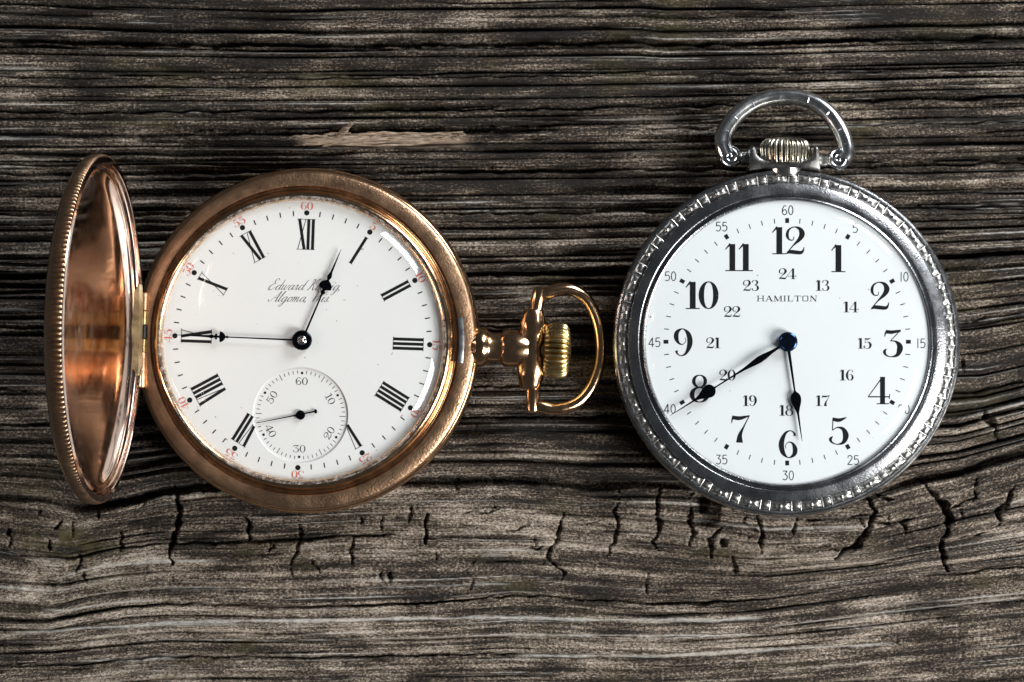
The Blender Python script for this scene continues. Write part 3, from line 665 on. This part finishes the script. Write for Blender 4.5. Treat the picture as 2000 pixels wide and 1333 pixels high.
# hands
def hand(name, tip, base, prof, z0, th, mat, parent, org):
    bx, by = base; dx, dy = tip[0]-bx, tip[1]-by; l = math.hypot(dx, dy); ux, uy = dx/l, dy/l
    mb = MB(); solid_ribbon(mb, [(org[0](bx+ux*d, by+uy*d)[0], org[0](bx+ux*d, by+uy*d)[1], w*kd) for d, w in prof], z0, z0+th)
    return mb.build(name, mat, parent, angle=25)
hand('hour_hand', (667, 487), (590.5, 665), [(0, 4), (16, 4), (60, 3.6), (97, 3), (99, 6), (101.5, 9.5), (104, 8), (106, 5), (108, 9), (110, 22), (112.5, 25.5), (116, 25), (120, 22), (124, 15), (126.5, 7), (128.5, 4.5), (131, 7), (135, 9), (139, 7.5), (144, 4.5), (160, 3.4), (180, 2), (193, .8)], ZD+.40, .14, M_blue, gw, (gd,))
hand('minute_hand', (346, 654.5), (590.5, 665), [(0, 3.6), (18, 3.6), (90, 2.8), (143, 2.3), (144.5, 4.5), (146.5, 5.5), (148.5, 3), (149.5, 4), (151, 10), (153.5, 16), (157, 20), (160.5, 21.5), (161.2, 6), (163, 3.5), (165, 4), (166, 11), (168.5, 12), (170.5, 5), (172, 3.5), (174.5, 7), (177, 7), (180, 5), (200, 3.6), (225, 2.2), (245, .9)], ZD+.80, .14, M_blue, gw, (gd,))
v, f = lathe([(1.42, ZD+.02), (1.45, ZD+.7), (1.42, ZD+1.1), (1.25, ZD+1.25), (.8, ZD+1.25), (.74, ZD+1.12), (.72, ZD+1.05)], 48)
mesh('hand_hub', v, f, M_blue, gw)
v, f = lathe([(.72, ZD+.9), (.70, ZD+1.15), (.52, ZD+1.28), (.30, ZD+1.24), (.22, ZD+1.3), (.01, ZD+1.34)], 32)
mesh('center_pin', v, f, M_pin, gw)
mb = MB()
ss = lambda x, y: gd(x, y)
pts = []
tip = np.array((500.0, 827.0)); tl = np.array((618.0, 803.5)); 
for t, w in ((0, 1.0), (.3, 2.0), (.6, 2.6), (.72, 3), (.9, 3), (.965, 3), (.972, 8), (.985, 9.5), (1.0, 8), (1.012, 3)):
    q = tip+(tl-tip)*t; pts.append((*gd(*q), w*kd))
solid_ribbon(mb, pts, ZD+.02, ZD+.12)
v, f = lathe([(.66, ZD-.1), (.68, ZD+.15), (.58, ZD+.24), (.2, ZD+.26), (.01, ZD+.26)], 32, gd(587, 811)); mb.add(v, f)
mb.build('seconds_hand', M_blue, gw, angle=25)
# crystal: thin domed glass and the ragged cement ring round it
v, f = lathe([(20.12, 9.30), (19.8, 9.85), (18.5, 10.45), (16, 10.95), (11, 11.4), (5, 11.65), (.01, 11.72)], 128)
mesh('crystal', v, f, M_glass, gw, angle=180)
rr_ = random.Random(4); jit = [rr_.uniform(-.22, .12) for _ in range(400)]
def jm(i, t): return 1+(jit[int(t/(2*math.pi)*180) % 180]*(.045 if i < 2 else 0)*max(0, 1))
v, f = lathe([(19.92, 9.40), (20.0, 9.62), (20.2, 9.86), (20.55, 9.95), (20.75, 9.92)], 180, mod=jm)
mesh('crystal_cement', v, f, M_cement, gw, angle=180)

# lid, swung open a little past upright
a_ = R(6.7)
hx = G(280, 650, 9.0)
u = Vector((-math.sin(a_), 0, math.cos(a_))); n_ = Vector((math.cos(a_), 0, math.sin(a_)))
RL = 23.75
lc = Vector((hx.x, 0, 8.6))+u*RL; lc.y = G(200, 643.5, lc.z).y
rz = Matrix.Rotation(R(-0.8), 3, 'Z')
ML = Matrix.Translation(lc) @ (rz @ Matrix((u, n_.cross(u), n_)).transposed()).to_4x4()
prof = [(RL-.05, -.12), (RL-.12, .0), (RL-.92, .05), (RL-1.0, -.03), (RL-1.02, -.45), (RL-1.25, -.55), (RL-1.3, -.62), (RL-1.35, -1.0), (RL-1.75, -1.12), (RL-1.85, -1.2), (RL-2.2, -1.55), (RL-3.4, -2.1), (RL-5.5, -2.65), (RL-9, -3.2), (RL-14, -3.55), (RL-19, -3.72), (.01, -3.78)]
v, f = lathe(prof, 200, M=ML); lid = mesh('lid', v, f, M_gold_lid, gw)
cnt = 210
def ribs(i, t): return 1+(.007 if 0 < i < 4 else .0)*(math.cos(cnt*t))
v, f = lathe([(RL-.05, -.10), (RL+.02, -.22), (RL+.10, -.9), (RL+.02, -1.7), (RL-.2, -1.95)], cnt*6, mod=ribs, M=ML); mesh('coin_edge', v, f, M_gold_satin, lid, angle=60)
v, f = lathe([(RL-.2, -1.93), (RL-.5, -2.3), (RL-1.4, -2.8), (RL-5, -3.6), (RL-12, -4.2), (.01, -4.45)], 160, M=ML); mesh('lid_back', v, f, M_gold, lid)
# hinge plate let into the lid and hinge knuckles
mb = MB(); nseg = 12; pr = []
for s in range(nseg+1):
    y = -6.5+13*s/nseg; x = -math.sqrt(max((RL-.85)**2-y*y, 0)); x2 = -(RL-1.95)-.0*abs(y)
    pr.append((x-.02, x2+.25*(abs(y)/6.5)**6, y))
vv_ = []; ff_ = []
for x, x2, y in pr:
    for (xx, zz) in ((x, .10), (x2, -.25), (x2, -1.3), (x, -1.3)): vv_.append(ML @ Vector((xx, y, zz)))
for s in range(nseg):
    for k in range(4): ff_.append((s*4+k, s*4+(k+1) % 4, s*4+4+(k+1) % 4, s*4+4+k))
ff_ += [(0, 1, 2, 3), tuple(nseg*4+k for k in (3, 2, 1, 0))]
mesh('hinge_plate', vv_, ff_, M_gold_tab, lid)
for y0, y1, mat, rr, nm in ((572, 607, M_gold_satin, .62, 'hinge_knuckle'), (608, 635, M_brass, .58, 'hinge_knuckle'), (636, 661, M_black, .66, 'hinge_pin'), (662, 688, M_brass, .58, 'hinge_knuckle'), (689, 757, M_gold_satin, .62, 'hinge_knuckle')):
    p0 = G(279+(650-y0)*.03, y0, 8.9); p1 = G(279+(650-y1)*.03, y1, 8.9); d_ = (p1-p0)
    v, f = tube([p0, p0+d_*.04, p1-d_*.04, p1], [rr*.85, rr, rr, rr*.85], up=Vector((0, 0, 1)), ns=20); mesh(nm, v, f, mat, gw)
# latch spring showing on the right of the rim
v, f = lathe([(22.3, 8.6), (22.28, 9.0), (22.5, 9.02), (23.05, 8.78), (23.07, 8.5)], 24, (ci.x*.6+cb.x*.4, 0), close=True, arc=(R(-8.2), R(8.2))); mesh('latch', v, f, M_latch, gw)

# pendant, crown and bow (built along x, turned two degrees)
zc = 6.3
p0 = G(926, 677.5, zc); p1 = G(1111, 686, zc); ax = (p1-p0).normalized()
def along(profile, origin, axis, segs=64, mod=None):
    zt = axis; xt = Vector((0, 0, 1)); yt = zt.cross(xt).normalized()
    Mx = Matrix.Translation(origin) @ Matrix((xt, yt, zt)).transposed().to_4x4()
    return lathe(profile, segs, mod=mod, M=Mx)
kz = S*(1-zc/D)
def ux(px): return (px-926)*kz
v, f = along([(2.2, ux(918)), (2.75, ux(928)), (2.9, ux(932)), (2.92, ux(940)), (2.75, ux(948)), (2.35, ux(953)), (2.2, ux(957)), (2.12, ux(970)), (2.2, ux(978)), (2.3, ux(979)), (2.72, ux(986)), (2.75, ux(992)), (2.7, ux(1004)), (2.6, ux(1020)), (2.2, ux(1032))], p0, ax)
mesh('pendant', v, f, M_gold, gw)
# ball head of the pendant, turned on the bow's axis
ay = Vector((ax.y, -ax.x, 0)).normalized(); oh = G(1039, 682.5, zc)
hb = [(.9, -5.8), (1.3, -5.75), (1.5, -5.4), (1.7, -4.7), (1.98, -3.6), (2.08, -2.4), (2.02, -1.2), (1.98, 0), (2.02, 1.2), (2.08, 2.4), (1.98, 3.6), (1.7, 4.7), (1.5, 5.4), (1.3, 5.75), (.9, 5.8)]
v, f = along(spline(hb, 4), oh, ay, 64); mesh('pendant_head', v, f, M_gold, gw, angle=70)
for (xa, ya), (xb, yb) in (((1047, 606), (1055, 561)), ((1041, 757), (1040, 806))):
    A = G(xa, ya, zc); B_ = G(xb, yb, zc); d_ = (B_-A)
    v, f = along([(.9, -.2), (.98, 0), (.98, d_.length*.75), (.9, d_.length*.93), (.6, d_.length), (.01, d_.length)], A, d_.normalized(), 28); mesh('bow_screw', v, f, M_gold, gw)
NR = 30
cp = [(2.0, -1.9), (3.1, -1.85), (3.62, -1.55), (3.95, -.9), (4.1, -.1), (4.08, .7), (3.85, 1.35), (3.35, 1.72), (2.6, 1.9), (1.2, 2.05), (.01, 2.1)]
wts = [0, .5, 1, 1, 1, 1, .9, .45, 0, 0, 0]
oc = G(1087, 685.5, zc)
v, f = along(cp, oc, ax, NR*8, mod=knurl(NR, .17, wts)); mesh('crown', v, f, M_brass, gw, angle=60)
v, f = along([(1.5, -3.6), (1.5, -1.7)], oc, ax, 32); mesh('crown_stem', v, f, M_brass, gw)
bp_ = spline([G(x, y, z) for x, y, z in ((1052, 577, 6.2), (1068, 573, 6.2), (1092, 566, 6.0), (1118, 567, 5.6), (1141, 581, 5.1), (1158, 606, 4.6), (1169, 640, 4.2), (1173, 680, 4.0), (1169, 718, 4.2), (1156, 753, 4.6), (1136, 780, 5.1), (1110, 795, 5.6), (1080, 799, 6.0), (1056, 793, 6.2), (1040, 789, 6.2))], 8)
nb_ = len(bp_); rad = [.80+.16*abs(i/(nb_-1)-.5)*2 for i in range(nb_)]
v, f = tube(bp_, rad, ns=18); mesh('bow', v, f, M_gold, gw)

# ------------------------------------------------------------------ steel railroad watch
ZD2 = 8.7
HC = (1537.5, 668)
O2 = P(*HC, ZD2); O2.z = 0
hw = thing('silver_pocket_watch', O2, 'silver open-face pocket watch with black arabic numerals and beaded bezel', 'pocket watch')
def H_(px, py, z): return P(px, py, z)-O2
c2 = H_(1536, 671, 6); c2 = (c2.x, c2.y); ce = (c2[0]*.4, c2[1]*.4)
v, f = lathe([(.01, .05), (13, .12), (19, .8), (22.4, 2.0), (24.2, 3.5), (24.85, 4.5), (25.05, 5.0), (25.0, 5.12), (25.12, 5.25), (25.18, 5.8), (25.1, 6.35), (24.95, 6.6), (24.85, 6.62), (24.8, 6.75)], 220, c2)
mesh('case_body', v, f, M_steel_old, hw)
v, f = lathe([(24.75, 6.5), (24.92, 6.75), (24.95, 7.0), (24.85, 7.3), (24.6, 7.52), (24.42, 7.55), (24.34, 7.45), (24.28, 7.15), (23.02, 7.35), (22.98, 8.05), (22.9, 8.2), (22.75, 8.28), (21.75, 8.62), (21.5, 8.66), (21.38, 8.6), (21.3, 8.3), (21.1, 8.25), (21.02, 8.6), (20.9, 8.95), (20.7, 9.08), (20.5, 9.0), (20.38, 8.75), (20.35, 8.3)], 260, ce)
bz = mesh('bezel', v, f, M_steel_satin, hw, angle=30)
# relief tiles of the ornament ring, 33 plain cells alternating with 33 beaded cells
NP = 33; per = 2*math.pi/NP; r0, r1 = 23.06, 24.26
def tile(a0, a1, beaded):
    mb = MB(); na = 14 if beaded else 8; nr = 6; ids = {}
    for i in range(na+1):
        for j in range(nr+1):
            t = i/na; s = j/nr; a = a0+(a1-a0)*t; r = r0+(r1-r0)*s
            hz = .14+.34*math.sin(math.pi*s)**.8
            hz *= min(1, .35+3.2*min(t, 1-t)) if beaded else (.55+.45*math.sin(math.pi*t)**.5)
            if beaded:   # pinched waist near the ends, wedges in the corners
                e = min(t, 1-t)
                if e < .22 and abs(s-.5) > .22: hz += .16*(1-e/.22)
                if .08 < e < .2 and abs(s-.5) < .2: hz -= .14
            zb = 7.15+.2*(1-s)
            ids[i, j] = len(mb.v); mb.v.append((r*math.cos(a), r*math.sin(a), zb+hz))
    for i in range(na):
        for j in range(nr): mb.f.append((ids[i, j], ids[i+1, j], ids[i+1, j+1], ids[i, j+1]))
    if beaded:
        am = (a0+a1)/2; rm = (r0+r1)/2; cx, cy = rm*math.cos(am), rm*math.sin(am)
        v, f = lathe([(.34, 7.5), (.33, 7.72), (.24, 7.86), (.01, 7.92)], 12, (cx, cy)); mb.add(v, f)
        ro = (r1+.02)*math.cos(am), (r1+.02)*math.sin(am)
        v, f = tube([(cx, cy, 7.6), (*ro, 7.5)], .13, ns=6); mb.add(v, f)
    return mb
def bar(a):
    ca, sa = math.cos(a), math.sin(a)
    v, f = tube([((r0-.03)*ca, (r0-.03)*sa, 7.52), ((r0+r1)/2*ca, (r0+r1)/2*sa, 7.58), ((r1+.03)*ca, (r1+.03)*sa, 7.42)], [.10, .09, .10], sec=[(-1, -2), (-.8, .7), (0, 1.2), (.8, .7), (1, -2)])
    return v, f
fr_ = .30
tp = tile(-fr_*per/2, fr_*per/2, False); tb = tile(fr_*per/2+.002, (1-fr_/2)*per-.002, True); bv, bf = bar(fr_*per/2)
protos = [tp.build('plain_tile', M_steel_tile, bz, angle=50), tb.build('beaded_tile', M_steel_tile, bz, angle=50), mesh('tile_bar', bv, bf, M_steel_tile, bz), None]
pb2 = protos[2].copy(); col.objects.link(pb2); pb2.rotation_euler.z = -fr_*per; pb2.parent = bz
protos[3] = pb2
for o in protos: o.location = (ce[0]*MM, ce[1]*MM, 0)
off = math.pi/2-R(2.2)
for i in range(NP):
    for k, o in enumerate(protos):
        c = o if i == 0 else o.copy()
        if i: col.objects.link(c); c.parent = bz
        c.rotation_euler.z = off+i*per-(fr_*per if k == 3 else 0)

kd2 = S*(1-ZD2/D); kd = kd2
def hd(px, py): return ((px-HC[0])*kd2, -(py-HC[1])*kd2)
dial2 = plate('dial', 20.5, ZD2, M_enamel2, hw)
ZP2 = ZD2+.012
hours = {'12': (1539, 470), '1': (1637, 505), '2': (1719, 578), '3': (1744, 671), '4': (1717, 763), '5': (1639, 842), '6': (1540, 868), '7': (1446, 838), '8': (1367, 759.5), '9': (1335, 669), '10': (1370, 577), '11': (1442, 503)}
for t, p in hours.items(): glyph_run(t, DID, 54*kd2, hd(*p), 0, ZP2, 1.05, .93 if len(t) > 1 else 1).build('hour_numeral', M_ink, dial2, smooth=False)
h24 = {'24': (1538, 535), '13': (1607, 558), '14': (1662, 600), '15': (1689, 671), '16': (1654, 733), '17': (1607, 783), '18': (1536, 802), '19': (1465, 783), '20': (1421, 733), '21': (1393, 670), '22': (1430, 609), '23': (1467, 558)}
for t, p in h24.items(): glyph_run(t, DID2, 21*kd2, hd(*p), 0, ZP2, 1.12).build('twenty_four_hour_numeral', M_ink, dial2, smooth=False)
mins = {'60': (1539, 411), '5': (1671, 446), '10': (1766, 541), '15': (1799, 671), '20': (1766, 800), '25': (1667, 899), '30': (1540, 929), '35': (1410, 898), '40': (1309, 799), '45': (1279, 669), '50': (1310, 540), '55': (1410, 443)}
for t, p in mins.items(): glyph_run(t, SAN, 19*kd2, hd(*p), 0, ZP2, 1.05).build('minute_numeral', M_ink, dial2, smooth=False)
mb = MB()
for i in range(60):
    a = i*math.pi/30; s_, c_ = math.sin(a), math.cos(a); r_a, r_b, w = (232, 241.5, 7.5) if i % 5 == 0 else (232, 241.5, 1.7)
    ribbon(mb, [(r_a*kd2*s_, r_a*kd2*c_, w*kd2), (r_b*kd2*s_, r_b*kd2*c_, w*kd2)], ZP2)
mb.build('minute_track', M_ink, dial2, smooth=False)
glyph_run('HAMILTON', ITA, 11*kd2, hd(1538, 583.5), 0, ZP2, .985).build('maker_name', M_ink, dial2, smooth=False)
hand('hour_hand', (1566, 862), (1537.5, 668), [(0, 6), (18, 6), (60, 4.6), (96, 3.4), (99, 6), (102, 13), (106, 18.5), (111, 20.5), (117, 20), (124, 16), (131, 10.5), (138, 6), (143, 4.2), (165, 3), (185, 1.8), (196, .8)], ZD2+.45, .15, M_blue, hw, (hd,))
hand('minute_hand', (1308, 812), (1537.5, 668), [(0, 4), (18, 4), (38, 7), (54, 12), (66, 13.5), (78, 11), (100, 5.5), (120, 3.6), (163, 2.8), (168, 4), (170, 14), (173, 21), (177, 25), (182, 26), (188, 23), (195, 16), (203, 9), (211, 5), (218, 3.4), (240, 2.4), (271, .8)], ZD2+.85, .15, M_blue, hw, (hd,))
v, f = lathe([(1.4, ZD2+.02), (1.43, ZD2+.8), (1.4, ZD2+1.1), (1.2, ZD2+1.28), (1.12, ZD2+1.3), (1.05, ZD2+1.2), (.5, ZD2+1.22), (.42, ZD2+1.3), (.2, ZD2+1.3), (.15, ZD2+1.2), (.01, ZD2+1.2)], 48)
mesh('hand_hub', v, f, M_bluehub, hw)
v, f = lathe([(20.45, 8.95), (20.2, 9.6), (19.75, 10.2), (19.0, 10.6), (17.5, 10.9), (12, 11.35), (6, 11.6), (.01, 11.68)], 128)
mesh('crystal', v, f, M_glass, hw, angle=180)
# pendant, crown, bow
def extr(outline, z0, z1, bev=.35, rnd=None):
    """prism with chamfered top and bottom edges"""
    n = len(outline); cx = sum(p[0] for p in outline)/n; cy = sum(p[1] for p in outline)/n; mb = MB()
    def inset(d):
        out = []
        for i in range(n):
            a, b, c = outline[i-1], outline[i], outline[(i+1) % n]
            e1 = Vector((b[0]-a[0], b[1]-a[1])).normalized(); e2 = Vector((c[0]-b[0], c[1]-b[1])).normalized()
            nn = (Vector((-e1.y, e1.x))+Vector((-e2.y, e2.x)))
            if nn.length < 1e-4: nn = Vector((-e1.y, e1.x))
            nn.normalize(); out.append((b[0]+nn.x*d, b[1]+nn.y*d))
        return out
    area = sum(outline[i-1][0]*outline[i][1]-outline[i][0]*outline[i-1][1] for i in range(n)); sg = 1 if area > 0 else -1
    lv = [(bev*sg, z0), (0.0, z0+bev), (0.0, z1-bev), (bev*.3*sg, z1-bev*.3), (bev*sg, z1)]
    for d, z in lv: mb.v += [(x, y, z) for x, y in (inset(d) if d else outline)]
    for k in range(len(lv)-1):
        for i in range(n): mb.f.append((k*n+i, k*n+(i+1) % n, (k+1)*n+(i+1) % n, (k+1)*n+i))
    mb.f.append(tuple(range(n))[::-1]); mb.f.append(tuple((len(lv)-1)*n+i for i in range(n)))
    return mb
zc2 = 5.6
ol = [(1462, 334), (1463, 312), (1463, 292), (1467, 286), (1474, 285), (1478, 291), (1480, 302), (1485, 308), (1496, 312), (1536, 313), (1572, 312), (1582, 308), (1586, 301), (1588, 288), (1592, 285), (1599, 287), (1601, 294), (1602, 312), (1603, 334), (1570, 330), (1535, 329), (1495, 330)]
extr([tuple(H_(x, y, 8.2)[:2]) for x, y in ol], 2.6, 8.2, .55).build('pendant', M_steel_old, hw, angle=30)
v, f = along([(2.2, 0), (2.5, .5), (2.5, 3.6)], H_(1534, 345, zc2), Vector((0, 1, 0)), 40); mesh('pendant_neck', v, f, M_steel_old, hw)
ocr = H_(1533, 292.5, zc2); NC = 26
cp2 = [(2.6, -2.1), (3.4, -1.95), (3.58, -1.5), (3.6, -.9), (3.68, -.1), (3.6, .7), (3.25, 1.25), (2.7, 1.55), (1.5, 1.72), (.01, 1.76)]
v, f = along(cp2, ocr, Vector((0, 1, 0)), NC*8, mod=knurl(NC, .17, [0, .3, 1, 1, 1, 1, .8, .3, 0, 0])); mesh('crown', v, f, M_steel_crown, hw, angle=60)
bpts = [(1420, 303, 5.2), (1413, 284, 5.0), (1414, 264, 4.8), (1425, 243, 4.5), (1447, 218, 4.1), (1485, 196, 3.7), (1534, 188, 3.5), (1583, 198, 3.7), (1617, 221, 4.1), (1638, 250, 4.5), (1649, 276, 4.8), (1652, 296, 5.0), (1645, 312, 5.2)]
bs = spline([H_(*p) for p in bpts], 8); nb_ = len(bs)
sec = [(1, 0), (.93, .38), (.75, .68), (.5, .88), (.36, .84), (.05, .90), (-.15, .96), (-.45, .92), (-.75, .70), (-.93, .38), (-1, 0), (-.85, -.6), (-.45, -.95), (0, -1.05), (.45, -.95), (.85, -.6)]
rad = [1.18+.14*abs(i/(nb_-1)-.5)*2 for i in range(nb_)]
v, f = tube(bs, rad, sec); bow2 = mesh('bow', v, f, M_steel, hw, angle=32)
for i in range(10, nb_-10, 9):   # engraved cross ribs along the top of the bow
    d_ = (bs[i+1]-Vector(bs[i])) if isinstance(bs[i], Vector) else Vector(bs[i+1])-Vector(bs[i])
    t_ = d_.normalized(); s_ = t_.cross(Vector((0, 0, 1))).normalized(); c_ = Vector(bs[i])+Vector((0, 0, .86*rad[i]))
    v, f = tube([c_-s_*.32, c_+s_*.42], [.13, .13], ns=6, up=t_); mesh('engraved_rib', v, f, M_steel, bow2)
for sx, cx, cy, nx0, nx1 in ((-1, 1426, 306, 1438, 1464), (1, 1638, 311, 1624, 1600)):
    c0 = H_(cx, cy, 5.2)
    v, f = lathe([(.01, 3.9), (1.0, 4.0), (1.5, 4.6), (1.66, 5.2), (1.6, 5.75), (1.46, 5.9), (.01, 5.9)], 36, (c0.x, c0.y)); mesh('scroll_end', v, f, M_steel_satin, bow2)
    sp_ = []
    for k in range(46):
        t = k/45; a = math.pi*.5*sx+sx*t*2*math.pi*1.75; r = 1.36*(1-t)**.9+.08
        sp_.append((c0.x+r*math.cos(a), c0.y+r*math.sin(a), 5.95+.08*t))
    v, f = tube(sp_, [.17*(1-.3*k/45) for k in range(46)], ns=8); mesh('scroll', v, f, M_steel, bow2)
    A = H_(nx0, cy+2, 5.2); B_ = H_(nx1, cy+3, 5.2); d_ = B_-A
    v, f = along([(.7, -.3), (.95, 0), (.95, .35), (.78, .45), (.78, .6), (.98, .75), (.98, d_.length*.8), (.8, d_.length)], A, d_.normalized(), 28); mesh('bow_pin', v, f, M_steel_old, bow2)
